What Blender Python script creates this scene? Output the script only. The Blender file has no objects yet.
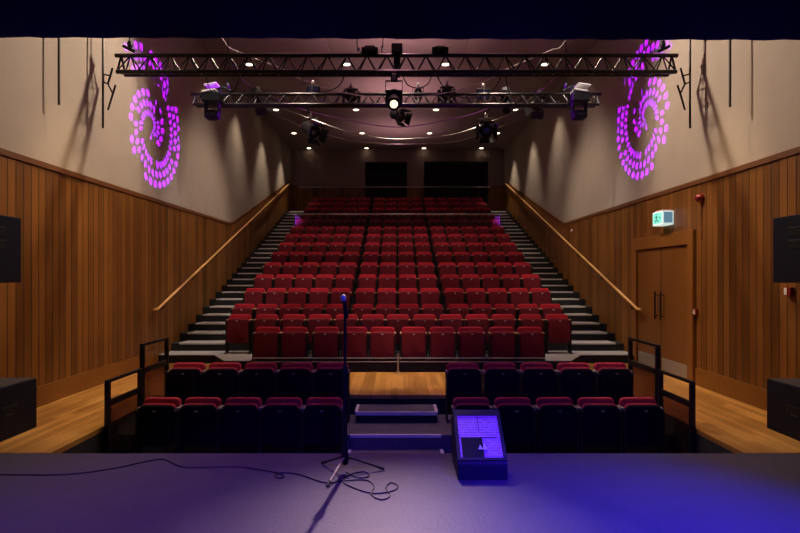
import bpy, bmesh, math, random
from mathutils import Vector, Matrix
random.seed(7)
PI = math.pi
C = bpy.context.scene.collection
F, CX, CY, EYE = 530.0, 397.5, 277.0, 1.65
HW = 4.6            # half width of the hall
YB = 22.8           # back wall
ZC = 7.15           # ceiling


def P(px, py, d):
    return Vector(((px - CX) * d / F, d, EYE - (py - CY) * d / F))


def S(px, py, z=0.0):
    d = F * (EYE - z) / (py - CY)
    return Vector(((px - CX) * d / F, d, z))


# ------------------------------------------------------------------ materials
class NT:
    def __init__(s, nt):
        s.nt = nt

    def n(s, t, **kw):
        nd = s.nt.nodes.new(t)
        for k, v in kw.items():
            setattr(nd, k, v)
        return nd

    def put(s, sock, v):
        if hasattr(v, 'is_output') or isinstance(v, bpy.types.NodeSocket):
            s.nt.links.new(v, sock)
        else:
            sock.default_value = v

    def m(s, op, a, b=None, c=None):
        nd = s.n('ShaderNodeMath', operation=op)
        s.put(nd.inputs[0], a)
        if b is not None:
            s.put(nd.inputs[1], b)
        if c is not None:
            s.put(nd.inputs[2], c)
        return nd.outputs[0]

    def mix(s, f, a, b, bt='MIX'):
        nd = s.n('ShaderNodeMix', data_type='RGBA', blend_type=bt)
        s.put(nd.inputs[0], f)
        s.put(nd.inputs[6], a)
        s.put(nd.inputs[7], b)
        return nd.outputs[2]

    def noise(s, vec, scale, detail=3.0, rough=0.55):
        nd = s.n('ShaderNodeTexNoise')
        s.put(nd.inputs['Vector'], vec)
        nd.inputs['Scale'].default_value = scale
        nd.inputs['Detail'].default_value = detail
        nd.inputs['Roughness'].default_value = rough
        return nd.outputs['Fac']

    def coords(s, scale=(1, 1, 1), loc=(0, 0, 0)):
        t = s.n('ShaderNodeTexCoord')
        mp = s.n('ShaderNodeMapping')
        mp.inputs['Scale'].default_value = scale
        mp.inputs['Location'].default_value = loc
        s.nt.links.new(t.outputs['Object'], mp.inputs['Vector'])
        return mp.outputs[0]

    def sep(s, v):
        nd = s.n('ShaderNodeSeparateXYZ')
        s.nt.links.new(v, nd.inputs[0])
        return nd.outputs


def new_mat(name):
    m = bpy.data.materials.new(name)
    m.use_nodes = True
    return m, NT(m.node_tree), m.node_tree.nodes['Principled BSDF']


def rgba(c):
    return (c[0], c[1], c[2], 1.0)


def plain(name, col, rough=0.6, metal=0.0, var=0.25, scale=14.0, emit=None, power=0.0, bump=0.0, sheen=0.0, spec=0.5):
    m, g, b = new_mat(name)
    co = g.coords()
    f = g.noise(co, scale, 4)
    dark = tuple(x * (1 - var) for x in col)
    lite = tuple(min(1, x * (1 + var)) for x in col)
    g.put(b.inputs['Base Color'], g.mix(f, rgba(dark), rgba(lite)))
    b.inputs['Roughness'].default_value = rough
    b.inputs['Metallic'].default_value = metal
    b.inputs['Specular IOR Level'].default_value = spec
    if sheen:
        b.inputs['Sheen Weight'].default_value = sheen
        b.inputs['Sheen Roughness'].default_value = 0.4
        b.inputs['Sheen Tint'].default_value = rgba(lite)
    if emit:
        b.inputs['Emission Color'].default_value = rgba(emit)
        b.inputs['Emission Strength'].default_value = power
    if bump:
        bp = g.n('ShaderNodeBump')
        bp.inputs['Strength'].default_value = bump
        bp.inputs['Distance'].default_value = 0.01
        g.put(bp.inputs['Height'], g.noise(co, scale * 8, 3))
        g.nt.links.new(bp.outputs[0], b.inputs['Normal'])
    return m


def boards(name, axis, width, ca, cb, groove=0.05, rough=0.45, lengthwise=None, plank_len=0.0, spec=0.4, gdark=0.25):
    """planks side by side along `axis`, grain along `lengthwise`"""
    m, g, b = new_mat(name)
    co = g.coords()
    xyz = g.sep(co)
    ax = 'XYZ'.index(axis)
    ln = 'XYZ'.index(lengthwise)
    t = g.m('DIVIDE', xyz[ax], width)
    idx = g.m('FLOOR', t)
    fr = g.m('FRACT', t)
    w = g.n('ShaderNodeTexWhiteNoise', noise_dimensions='2D')
    cmb = g.n('ShaderNodeCombineXYZ')
    g.put(cmb.inputs[0], idx)
    if plank_len:
        w0 = g.n('ShaderNodeTexWhiteNoise', noise_dimensions='1D')
        g.put(w0.inputs['W'], idx)
        g.put(cmb.inputs[1], g.m('FLOOR', g.m('ADD', g.m('DIVIDE', xyz[ln], plank_len), g.m('MULTIPLY', w0.outputs['Value'], 5.0))))
    g.nt.links.new(cmb.outputs[0], w.inputs['Vector'])
    sc = [7.0, 7.0, 7.0]
    sc[ln] = 0.5
    sc[ax] = 22.0
    grain = g.noise(g.coords(tuple(sc)), 1.6, 5, 0.6)
    big = g.noise(g.coords(), 0.9, 2)
    f = g.m('ADD', g.m('MULTIPLY', w.outputs['Value'], 0.45), g.m('ADD', g.m('MULTIPLY', grain, 0.55), g.m('MULTIPLY', g.m('SUBTRACT', big, 0.5), 0.5)))
    col = g.mix(g.m('MINIMUM', g.m('MAXIMUM', f, 0.0), 1.0), rgba(ca), rgba(cb))
    edge = g.m('MINIMUM', fr, g.m('SUBTRACT', 1.0, fr))
    line = g.m('LESS_THAN', edge, groove)
    col = g.mix(g.m('MULTIPLY', line, 1.0 - gdark), col, rgba(tuple(x * gdark * 0.5 for x in ca)))
    g.put(b.inputs['Base Color'], col)
    b.inputs['Roughness'].default_value = rough
    b.inputs['Specular IOR Level'].default_value = spec
    bp = g.n('ShaderNodeBump')
    bp.inputs['Strength'].default_value = 0.35
    bp.inputs['Distance'].default_value = 0.008
    g.put(bp.inputs['Height'], g.m('MINIMUM', g.m('DIVIDE', edge, groove * 1.5), 1.0))
    g.nt.links.new(bp.outputs[0], b.inputs['Normal'])
    return m


def glass_mat(name, col, clear):
    m, g, b = new_mat(name)
    out = [n for n in m.node_tree.nodes if n.type == 'OUTPUT_MATERIAL'][0]
    tr = g.n('ShaderNodeBsdfTransparent')
    tr.inputs[0].default_value = rgba((0.62, 0.46, 0.46) if clear < 0.7 else (0.80, 0.75, 0.72))
    b.inputs['Base Color'].default_value = rgba(col)
    b.inputs['Roughness'].default_value = 0.2
    mx = g.n('ShaderNodeMixShader')
    f = g.noise(g.coords(), 3.0, 2)
    g.put(mx.inputs[0], g.m('ADD', 1.0 - clear - 0.03, g.m('MULTIPLY', f, 0.06)))
    g.nt.links.new(tr.outputs[0], mx.inputs[1])
    g.nt.links.new(b.outputs[0], mx.inputs[2])
    g.nt.links.new(mx.outputs[0], out.inputs['Surface'])
    return m


M = {}
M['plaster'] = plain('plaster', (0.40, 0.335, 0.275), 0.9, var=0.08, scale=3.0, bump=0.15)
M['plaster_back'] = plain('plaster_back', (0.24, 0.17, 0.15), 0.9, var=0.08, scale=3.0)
M['ceiling'] = plain('ceiling_board', (0.32, 0.235, 0.225), 0.9, var=0.08, scale=2.0)
M['ceiling_raft'] = plain('ceiling_raft', (0.40, 0.29, 0.29), 0.9, var=0.08, scale=2.0)
M['panel'] = boards('oak_panelling', 'Y', 0.135, (0.062, 0.022, 0.005), (0.31, 0.124, 0.026), 0.05, 0.42, 'Z', gdark=0.12)
M['panel_back'] = boards('oak_panelling_back', 'X', 0.135, (0.062, 0.022, 0.005), (0.31, 0.124, 0.026), 0.05, 0.42, 'Z', gdark=0.12)
M['oak'] = boards('oak_smooth', 'Z', 3.0, (0.13, 0.048, 0.009), (0.28, 0.112, 0.024), 0.0008, 0.4, 'Y')
M['door_oak'] = boards('oak_door', 'Y', 2.0, (0.14, 0.053, 0.010), (0.25, 0.10, 0.022), 0.0008, 0.4, 'Z')
M['floor'] = boards('oak_floor', 'X', 0.09, (0.16, 0.06, 0.011), (0.72, 0.38, 0.105), 0.025, 0.32, 'Y', 1.1, 0.5, 0.55)
M['rail_oak'] = plain('handrail_oak', (0.80, 0.45, 0.16), 0.3, var=0.15, scale=9)
M['cap'] = plain('dark_oak_cap', (0.13, 0.045, 0.012), 0.5, var=0.2)
M['stage'] = plain('stage_paint', (0.066, 0.055, 0.085), 0.5, var=0.22, scale=5.0, bump=0.25)
M['black'] = plain('black_paint', (0.008, 0.008, 0.010), 0.6, var=0.3, spec=0.2)
M['black_metal'] = plain('black_metal', (0.02, 0.02, 0.022), 0.38, metal=0.4, var=0.3)
M['velvet'] = plain('black_velvet', (0.010, 0.010, 0.045), 0.95, var=0.6, scale=60, bump=0.5)
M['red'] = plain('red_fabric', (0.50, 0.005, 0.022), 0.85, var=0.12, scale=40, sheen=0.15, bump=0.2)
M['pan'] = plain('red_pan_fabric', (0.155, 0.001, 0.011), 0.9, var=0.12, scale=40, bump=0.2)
M['pan_shaded'] = plain('shaded_pan_shell', (0.010, 0.004, 0.014), 0.9, var=0.2, scale=30, bump=0.2, spec=0.1)  # shade on the sunken seat fronts put into the pan colour
M['red_shaded'] = plain('shaded_red_fabric', (0.34, 0.006, 0.035), 0.85, var=0.12, scale=40, sheen=0.1, bump=0.2)  # red fabric darkened, the sunken rows' shade is in its colour
M['arm_shaded'] = plain('shaded_arm', (0.20, 0.15, 0.15), 0.5, var=0.15)  # arm and plate colour dulled for shade in the sunken rows
M['arm'] = plain('beech_arm', (0.55, 0.36, 0.18), 0.4, var=0.15)
M['plate'] = plain('number_plate', (0.75, 0.72, 0.68), 0.35, var=0.05)
M['standard'] = plain('seat_standard', (0.03, 0.03, 0.033), 0.45, metal=0.5, var=0.2)
M['carpet'] = plain('grey_carpet', (0.36, 0.34, 0.33), 0.95, var=0.25, scale=25, bump=0.4)
M['nosing'] = plain('pale_nosing', (0.72, 0.70, 0.67), 0.5, var=0.1)
M['riser'] = plain('dark_riser', (0.016, 0.016, 0.018), 0.8, var=0.3)
M['alu'] = plain('truss_alloy', (0.030, 0.028, 0.028), 0.28, metal=0.75, var=0.35, scale=12)
M['steel'] = plain('brushed_steel', (0.55, 0.52, 0.5), 0.35, metal=0.9, var=0.1)
M['kick'] = plain('kick_plate', (0.42, 0.40, 0.37), 0.45, metal=0.6, var=0.1)
M['white_case'] = plain('white_casing', (0.75, 0.72, 0.68), 0.45, var=0.05)
M['speaker'] = plain('speaker_paint', (0.006, 0.006, 0.018), 0.6, var=0.3, scale=50, bump=0.3, spec=0.15)
M['speaker_top'] = plain('speaker_top_paint', (0.045, 0.04, 0.05), 0.5, var=0.2, spec=0.2)
M['smoked'] = glass_mat('smoked_panel', (0.05, 0.03, 0.03), 0.62)
M['glass'] = glass_mat('rail_glass', (0.16, 0.11, 0.12), 0.88)
M['lamp_on'] = plain('lamp_lens_lit', (1, 0.95, 0.8), 0.3, var=0.02, emit=(1.0, 0.80, 0.50), power=1.7)
M['down_on'] = plain('downlight_lens_lit', (1, 0.95, 0.8), 0.3, var=0.02, emit=(1.0, 0.80, 0.56), power=6.0)
M['lens_dark'] = plain('lens_dark', (0.05, 0.055, 0.075), 0.12, var=0.1, spec=0.8)
M['lens_blue'] = plain('lens_blue', (0.05, 0.055, 0.12), 0.15, var=0.1, emit=(0.10, 0.10, 0.45), power=0.03)
M['lens_purple'] = plain('lens_purple', (0.3, 0.05, 0.8), 0.2, var=0.1, emit=(0.32, 0.06, 1.0), power=1.6)
M['wire'] = plain('silver_wire', (0.45, 0.41, 0.39), 0.35, metal=0.3, var=0.4, scale=6)
M['wire_violet_lit'] = plain('silver_wire_violet_lit', (0.42, 0.16, 0.62), 0.3, metal=0.3, var=0.5, scale=6)  # silver wire with violet light put into its base colour
M['rubber'] = plain('black_rubber', (0.012, 0.012, 0.016), 0.5, var=0.3)
M['red_plastic'] = plain('red_plastic', (0.20, 0.010, 0.010), 0.4, var=0.1)
M['pale_plastic'] = plain('pale_plastic', (0.62, 0.50, 0.46), 0.4, var=0.05)
M['sign_white'] = plain('sign_white', (0.85, 0.85, 0.8), 0.4, var=0.03, emit=(0.75, 0.95, 0.88), power=0.75)
M['sign_cyan'] = plain('sign_cyan', (0.25, 0.75, 0.65), 0.4, var=0.03, emit=(0.22, 0.85, 0.72), power=0.75)
M['sign_dim'] = plain('sign_dim', (0.18, 0.35, 0.42), 0.4, var=0.1, emit=(0.16, 0.34, 0.46), power=0.6)
M['sign_green'] = plain('sign_green', (0.01, 0.2, 0.12), 0.4, var=0.03, emit=(0.01, 0.22, 0.15), power=0.6)
M['sign_pink'] = plain('sign_pink', (0.75, 0.45, 0.42), 0.4, var=0.03)
M['mic_blue'] = plain('mic_grille', (0.55, 0.55, 0.62), 0.35, metal=0.5, var=0.3, scale=200)
M['void'] = plain('dark_doorway', (0.006, 0.005, 0.005), 0.8, var=0.2)
M['pit'] = plain('pit_black', (0.010, 0.010, 0.012), 0.85, var=0.3)
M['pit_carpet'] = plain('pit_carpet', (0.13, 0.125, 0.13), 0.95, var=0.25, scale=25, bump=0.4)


M['monitor'] = plain('monitor_paint', (0.010, 0.008, 0.034), 0.5, var=0.3, scale=50, bump=0.3, spec=0.25)


def grille_mat():
    m, g, b = new_mat('monitor_grille')
    co = g.coords()
    xyz = g.sep(co)
    rows = g.m('FRACT', g.m('MULTIPLY', xyz[2], 62.0))
    line = g.m('LESS_THAN', rows, 0.36)
    nz = g.noise(g.coords((60, 20, 60)), 1.0, 3)
    dash = g.m('GREATER_THAN', nz, 0.45)
    k = g.m('MULTIPLY', line, dash)
    g.put(b.inputs['Base Color'], g.mix(k, (0.58, 0.34, 0.78, 1), (0.22, 0.11, 0.40, 1)))
    b.inputs['Roughness'].default_value = 0.55
    return m


M['grille'] = grille_mat()


# ------------------------------------------------------------------ mesh builder
class MB:
    def __init__(s):
        s.bm = bmesh.new()

    def _face(s, vs):
        try:
            s.bm.faces.new(vs)
        except ValueError:
            pass

    def box(s, lo, hi, bev=0.0, mat=None, seg=2):
        t = bmesh.new()
        c = [Vector((x, y, z)) for x in (lo[0], hi[0]) for y in (lo[1], hi[1]) for z in (lo[2], hi[2])]
        v = [t.verts.new(p) for p in c]
        for f in ((0, 1, 3, 2), (4, 6, 7, 5), (0, 4, 5, 1), (2, 3, 7, 6), (0, 2, 6, 4), (1, 5, 7, 3)):
            t.faces.new([v[i] for i in f])
        s._finish(t, bev, mat, seg)
        return s

    def prism(s, pts, vec, bev=0.0, mat=None, seg=2):
        """polygon (3-d points) swept by vec"""
        t = bmesh.new()
        vec = Vector(vec)
        a = [t.verts.new(Vector(p)) for p in pts]
        b = [t.verts.new(Vector(p) + vec) for p in pts]
        t.faces.new(a)
        t.faces.new(list(reversed(b)))
        n = len(a)
        for i in range(n):
            t.faces.new([a[(i + 1) % n], a[i], b[i], b[(i + 1) % n]])
        s._finish(t, bev, mat, seg)
        return s

    def _finish(s, t, bev, mat, seg):
        bmesh.ops.recalc_face_normals(t, faces=t.faces[:])
        if bev:
            sharp = [e for e in t.edges if len(e.link_faces) == 2 and e.calc_face_angle(0) > 0.5]
            bmesh.ops.bevel(t, geom=sharp, offset=bev, segments=seg, profile=0.5, affect='EDGES', clamp_overlap=True)
        s._merge(t, mat)

    def _merge(s, t, mat):
        if mat is not None:
            t.transform(mat)
        me = bpy.data.meshes.new('tmp')
        t.to_mesh(me)
        t.free()
        s.bm.from_mesh(me)
        bpy.data.meshes.remove(me)

    def tube(s, pts, r, n=8, caps=True, radii=None):
        pts = [Vector(p) for p in pts]
        rings = []
        prev = None
        for i, p in enumerate(pts):
            if i == 0:
                d = pts[1] - p
            elif i == len(pts) - 1:
                d = p - pts[-2]
            else:
                d = (pts[i + 1] - p).normalized() + (p - pts[i - 1]).normalized()
            d.normalize()
            if prev is None:
                up = Vector((0, 0, 1)) if abs(d.z) < 0.9 else Vector((1, 0, 0))
                a = d.cross(up).normalized()
            else:
                a = (prev - d * prev.dot(d)).normalized()
            prev = a
            b = d.cross(a)
            rr = radii[i] if radii else r
            rings.append([s.bm.verts.new(p + (a * math.cos(2 * PI * k / n) + b * math.sin(2 * PI * k / n)) * rr) for k in range(n)])
        for i in range(len(rings) - 1):
            for k in range(n):
                s._face([rings[i][k], rings[i][(k + 1) % n], rings[i + 1][(k + 1) % n], rings[i + 1][k]])
        if caps:
            s._face(list(reversed(rings[0])))
            s._face(rings[-1])
        return s

    def lathe(s, prof, n=20, mat=None):
        """profile (r, z) round the local z axis"""
        t = bmesh.new()
        rings = []
        for r, z in prof:
            if r < 1e-6:
                rings.append([t.verts.new((0, 0, z))])
            else:
                rings.append([t.verts.new((r * math.cos(2 * PI * k / n), r * math.sin(2 * PI * k / n), z)) for k in range(n)])
        for a, b in zip(rings, rings[1:]):
            for k in range(n):
                q = [a[k % len(a)], a[(k + 1) % len(a)], b[(k + 1) % len(b)], b[k % len(b)]]
                u = []
                for x in q:
                    if x not in u:
                        u.append(x)
                if len(u) > 2:
                    t.faces.new(u)
        for ring in (rings[0], rings[-1]):
            if len(ring) > 2:
                try:
                    t.faces.new(ring)
                except ValueError:
                    pass
        bmesh.ops.recalc_face_normals(t, faces=t.faces[:])
        s._merge(t, mat)
        return s

    def build(s, name, mat, parent=None, smooth=None, loc=None):
        me = bpy.data.meshes.new(name)
        s.bm.to_mesh(me)
        s.bm.free()
        me.materials.append(mat)
        o = bpy.data.objects.new(name, me)
        C.objects.link(o)
        if smooth:
            me.polygons.foreach_set('use_smooth', [True] * len(me.polygons))
            me.set_sharp_from_angle(angle=smooth)
        if parent:
            o.parent = parent
        if loc is not None:
            o.location = loc
        return o


SM = math.radians(40)


def empty(name, loc=(0, 0, 0), rz=0.0):
    o = bpy.data.objects.new(name, None)
    o.empty_display_size = 0.1
    C.objects.link(o)
    o.location = loc
    o.rotation_euler = (0, 0, rz)
    return o


def tag(o, label=None, cat=None, group=None, kind=None):
    if label:
        o['label'] = label
    if cat:
        o['category'] = cat
    if group:
        o['group'] = group
    if kind:
        o['kind'] = kind
    return o


def thing(name, label, cat, loc=(0, 0, 0), rz=0.0, group=None):
    return tag(empty(name, loc, rz), label, cat, group)


def structure(o, label):
    return tag(o, label, None, None, 'structure')


def kids(o):
    return [c for c in bpy.data.objects if c.parent is o]


def copy_tree(o, tree):
    r = o.copy()
    C.objects.link(r)
    for ch, sub in tree:
        c = ch.copy()
        C.objects.link(c)
        c.parent = r
        for g in sub:
            d = g.copy()
            C.objects.link(d)
            d.parent = c
    return r


def rot_to(d):
    """matrix turning local -Z to direction d"""
    return Vector(d).to_track_quat('-Z', 'Y').to_matrix().to_4x4()


ORD = ['zeroth', 'first', 'second', 'third', 'fourth', 'fifth', 'sixth', 'seventh', 'eighth', 'ninth', 'tenth', 'eleventh', 'twelfth', 'thirteenth', 'fourteenth', 'fifteenth']

# ------------------------------------------------------------------ the setting
YD, ZD = 14.55, 3.08           # where the panelling starts to climb
YT, ZT = 22.3, 5.62
TH = 0.2
for sgn, side in ((-1, 'left'), (1, 'right')):
    x0, x1 = (-HW - TH, -HW) if sgn < 0 else (HW, HW + TH)
    w = MB().box((x0, 0.5, -1.0), (x1, YB, ZC)).build('wall_' + side, M['plaster'])
    structure(w, f'plaster {side} side wall above the oak panelling')
    xi = sgn * HW
    pts = [(xi, 0.5, 0.0), (xi, YB, 0.0), (xi, YB, ZT), (xi, YT, ZT), (xi, YD, ZD), (xi, 0.5, ZD)]
    MB().prism(pts, (-sgn * 0.03, 0, 0)).build('oak_panelling', M['panel'], w)
    cap = MB()
    for (ya, za), (yb, zb) in (((0.5, ZD), (YD, ZD)), ((YD, ZD), (YT, ZT)), ((YT, ZT), (YB, ZT))):
        cap.prism([(xi, ya, za - 0.02), (xi, yb, zb - 0.02), (xi, yb, zb + 0.05), (xi, ya, za + 0.05)], (-sgn * 0.05, 0, 0))
    cap.build('panelling_cap', M['cap'], w)
    # smooth band following the climb of the stairs
    band = MB()
    band.prism([(xi, YD - 0.12, ZD - 0.44), (xi, YT, ZT - 0.42), (xi, YT, ZT - 0.03), (xi, YD, ZD - 0.03)], (-sgn * 0.042, 0, 0))
    band.build('sloping_band', M['oak'], w)
    b = MB()
    if sgn < 0:
        b.box((xi, 0.5, 0), (xi - sgn * 0.05, 9.9, 0.26))
    else:
        b.box((xi - 0.05, 0.5, 0), (xi, 8.10, 0.26))
    structure(b.build('baseboard_' + side, M['oak']), f'tall smooth oak skirting board along the {side} wall')

back = MB()
DO = [(-1.40, 0.40, 6.55), (1.15, 3.92, 6.55)]   # dark openings: x0, x1, top
DO = [((365 - CX) * YB / F, (407 - CX) * YB / F, EYE + (CY - 162) * YB / F), ((424 - CX) * YB / F, (488 - CX) * YB / F, EYE + (CY - 161.5) * YB / F)]
xs = [-HW, DO[0][0], DO[0][1], DO[1][0], DO[1][1], HW]
ZW = 5.52
for i in (0, 2, 4):
    back.box((xs[i], YB, 0), (xs[i + 1], YB + 0.2, ZC))
for i in (0, 1):
    back.box((DO[i][0], YB, DO[i][2]), (DO[i][1], YB + 0.2, ZC))
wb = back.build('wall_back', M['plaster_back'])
structure(wb, 'dim plaster back wall with two dark doorways behind the top row')
for i in (0, 2, 4):
    MB().box((xs[i], YB - 0.03, 2.0), (xs[i + 1], YB, ZW)).build('oak_panelling', M['panel_back'], wb)
    MB().box((xs[i], YB - 0.05, ZW - 0.02), (xs[i + 1], YB, ZW + 0.05)).build('panelling_cap', M['cap'], wb)
for i in (0, 1):
    MB().box((DO[i][0] - 0.1, YB + 0.6, 2.4), (DO[i][1] + 0.1, YB + 0.62, DO[i][2] + 0.1)).build('doorway_recess', M['void'], wb)
    fr = MB()
    fr.box((DO[i][0], YB - 0.02, 2.6), (DO[i][0] + 0.08, YB + 0.2, DO[i][2]))
    fr.box((DO[i][1] - 0.08, YB - 0.02, 2.6), (DO[i][1], YB + 0.2, DO[i][2]))
    fr.box((DO[i][0], YB - 0.02, DO[i][2] - 0.08), (DO[i][1], YB + 0.2, DO[i][2]))
    fr.build('doorway_frame', M['void'], wb)

ceil = MB().box((-HW - TH, 0.5, ZC), (HW + TH, YB + 0.2, ZC + 0.2)).build('ceiling', M['ceiling'])
structure(ceil, 'plain ceiling with rows of small downlights')
for x0, x1 in ((-HW + 0.55, -1.65), (1.65, HW - 0.55)):
    MB().box((x0, 5.5, ZC - 0.04), (x1, 13.2, ZC), 0.01).build('ceiling_raft', M['ceiling_raft'], ceil)

PX = 3.25   # edge of the sunken seating
fl = MB()
fl.box((-HW, 4.97, -0.05), (-PX, 7.41, 0))
fl.box((PX, 4.97, -0.05), (HW, 7.41, 0))
fl.box((-HW, 7.41, -0.05), (HW, YB, 0))
structure(fl.build('floor', M['floor']), 'polished oak strip floor around the sunken front rows')
structure(MB().box((-HW, 0.6, -0.06), (HW, 4.96, 0)).build('floor_stage', M['stage']), 'dark painted stage floor with purple and blue light')
pit = MB()
pit.box((-HW, 4.955, -1.0), (HW, 4.975, -0.061))
pit.box((-PX - 0.02, 4.98, -1.0), (-PX, 7.40, -0.051))
pit.box((PX, 4.98, -1.0), (PX + 0.02, 7.40, -0.051))
pit.box((-PX, 7.39, -1.0), (PX, 7.41, -0.051))
structure(pit.build('trim_1', M['pit']), 'black fascia lining the sunken seating area')
ZP1, ZP2 = -0.550, -0.265
fp = MB().box((-PX, 4.98, ZP1 - 0.3), (PX, 7.385, ZP1)).build('floor_pit', M['pit_carpet'])
structure(fp, 'dark carpeted floor of the sunken front row')
f2 = MB().box((-PX, 6.42, ZP1), (PX, 7.385, ZP2)).build('floor_pit_tier', M['pit_carpet'])
structure(f2, 'dark carpeted tier under the second sunken row')


def nosing(x0, x1, y, z, parent, mat='nosing', t=0.035):
    return MB().box((x0, y - 0.008, z - 0.03), (x1, y + t, z + 0.003)).build('nosing', M[mat], parent)


nosing(-0.575, 0.53, 6.42, ZP2, f2)
# half-step boxes in the centre aisle
for (y0, y1, z0, z1, xa, xb, lab) in ((6.955, 7.385, ZP2, -0.125, -0.545, 0.515, 'grey step box with white nosing against the edge of the oak floor'),
                                      (5.99, 6.41, ZP1, -0.43, -0.575, 0.53, 'grey step box with white nosing between the two blocks of the sunken front row')):
    t = thing('step_box', lab, 'step', ((xa + xb) / 2, (y0 + y1) / 2, z0))
    hx, hy, hz = (xb - xa) / 2, (y1 - y0) / 2, z1 - z0
    MB().box((-hx, -hy, 0), (hx, hy, hz - 0.012), 0.004).build('riser', M['riser'], t)
    MB().box((-hx, -hy + 0.03, hz - 0.012), (hx, hy, hz)).build('tread', M['pit_carpet'], t)
    MB().box((-hx, -hy - 0.006, hz - 0.04), (hx, -hy + 0.03, hz + 0.003)).build('nosing', M['nosing'], t)
    for s in (-1, 1):
        MB().box((s * hx - 0.02, -hy + 0.03, hz - 0.02), (s * hx + 0.02, hy - 0.01, hz + 0.004)).build('side_trim', M['nosing'], t)

# raked tiers
SX = 3.48


def tier_front(n):
    return 10.7 + 0.87 * (n - 5)


def tier_z(n):
    return 0.16 if n == 4 else 0.32 * (n - 4)


tiers = MB()
tiers.box((-2.6, 9.86, 0.001), (2.6, 10.7, 0.16))
for n in range(5, 18):
    tiers.box((-SX, tier_front(n), 0.001), (SX, tier_front(n) + (0.87 if n < 17 else YB - tier_front(17) - 0.001), tier_z(n)))
structure(tiers.build('floor_rake', M['riser']), 'dark stepped decks carrying the rows of red seats')

for sgn, side in ((-1, 'left'), (1, 'right')):
    st = structure(empty('staircase_' + side), f'{side} aisle stairs of grey treads climbing beside the raked seats')
    land = [(sgn * (HW - 0.035), 10.13), (sgn * 3.5, 10.13), (sgn * 3.08, 9.42), (sgn * 2.62, 9.42), (sgn * 2.62, 10.69), (sgn * (HW - 0.035), 10.69)]
    e = MB().prism([(x, y, 0.001) for x, y in land], (0, 0, 0.149)).build('step', M['riser'], st)
    MB().prism([(x, y, 0.150) for x, y in land], (0, 0, 0.011)).build('tread', M['carpet'], e)
    for k in range(2, 28):
        y = 10.265 + 0.435 * (k - 1)
        z = 0.16 * k
        a, b = sorted((sgn * (SX + 0.01), sgn * (HW - 0.035)))
        yend = y + 0.435 if k < 27 else YB - 0.06
        e = MB().box((a, y, z - 0.32 if k > 2 else 0.001), (b, yend, z - 0.012)).build('step', M['riser'], st)
        MB().box((a + (0.16 if sgn < 0 else 0.0), y + 0.02, z - 0.012), (b - (0.16 if sgn > 0 else 0.0), yend - 0.001, z)).build('tread', M['carpet'], e)
        nosing(a + (0.16 if sgn < 0 else 0.0), b - (0.16 if sgn > 0 else 0.0), y, z, e, 'nosing', 0.03)

# black border over the stage opening
zb = EYE + (CY - 36.6) * 5.25 / F
t = thing('stage_border', 'wide black masking drape hung across the top of the stage opening', 'drape', (0, 5.25, zb), 0)
b = MB()
n = 60
pts = []
for i in range(n + 1):
    x = -HW + 2 * HW * i / n
    pts.append((x, 0.012 * math.sin(i * 1.9) + 0.03))
poly = [(x, y - 0.0, -0.0034 * x) for x, y in pts]
for i in range(n):
    (xa, ya, za), (xc, yc, zc) = poly[i], poly[i + 1]
    b.prism([(xa, ya, za), (xc, yc, zc), (xc, yc + 0.02, zc), (xa, ya + 0.02, za)], (0, 0, ZC - zb - 0.05))
b.build('curtain', M['velvet'], t)
MB().tube([(-HW + 0.01, 0.04, ZC - zb - 0.06), (HW - 0.01, 0.04, ZC - zb - 0.06)], 0.025).build('curtain_pipe', M['black_metal'], t)

# ------------------------------------------------------------------ oak double door on the right wall
XW = HW - 0.03
dy0, dy1, dz = 8.28, 10.05, 2.16
d1 = structure(empty('door_1'), 'oak double doors with dark bar handles on the right wall')
fr = MB()
fr.box((XW - 0.05, dy0 - 0.16, 0), (XW, dy0, dz + 0.22), 0.004)
fr.box((XW - 0.05, dy1, 0), (XW, dy1 + 0.16, dz + 0.22), 0.004)
fr.box((XW - 0.05, dy0, dz), (XW, dy1, dz + 0.22), 0.004)
fr.build('door_frame', M['oak'], d1)
ym = (dy0 + dy1) / 2
for a, b, hy in ((dy0 + 0.01, ym - 0.008, ym - 0.10), (ym + 0.008, dy1 - 0.01, ym + 0.10)):
    leaf = MB().box((XW - 0.012, a, 0.01), (XW + 0.02, b, dz - 0.01), 0.003).build('door_leaf', M['door_oak'], d1)
    MB().box((XW - 0.016, a + 0.02, 0.02), (XW - 0.011, b - 0.02, 0.26)).build('kick_plate', M['kick'], leaf)
    h = MB()
    h.tube([(XW - 0.07, hy, 0.92), (XW - 0.07, hy, 1.40)], 0.016)
    for z in (0.98, 1.34):
        h.tube([(XW - 0.07, hy, z), (XW - 0.01, hy, z)], 0.01)
    h.build('handle', M['black_metal'], leaf)
MB().box((XW - 0.014, ym - 0.008, 0.01), (XW + 0.01, ym + 0.008, dz - 0.01)).build('door_gap', M['black'], d1)

# exit sign box over the doors
pf = P(662.0, 219, 9.0)
ex = thing('exit_sign', 'lit green and white exit sign box fixed above the oak double doors', 'sign', (HW - 0.03, 8.77, pf.z))
sx, sy, sz = 0.185, 0.34, 0.115
MB().box((-sx, 0, -sz), (0, sy, sz), 0.006).build('sign_box', M['sign_white'], ex)
fa = MB().box((-sx - 0.004, 0.02, -sz + 0.03), (-sx, sy - 0.02, sz - 0.02)).build('face_panel', M['sign_cyan'], ex)
mn = MB()   # running figure and arrow, drawn in the plane of the face


def fp2(u, v):   # u along the face (0 near camera .. 1 far), v up
    return Vector((-sx - 0.006, 0.03 + u * 0.28, -sz + 0.035 + v * 0.17))


def stroke(mb, a, b, r):
    mb.tube([a, b], r, 6)


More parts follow.
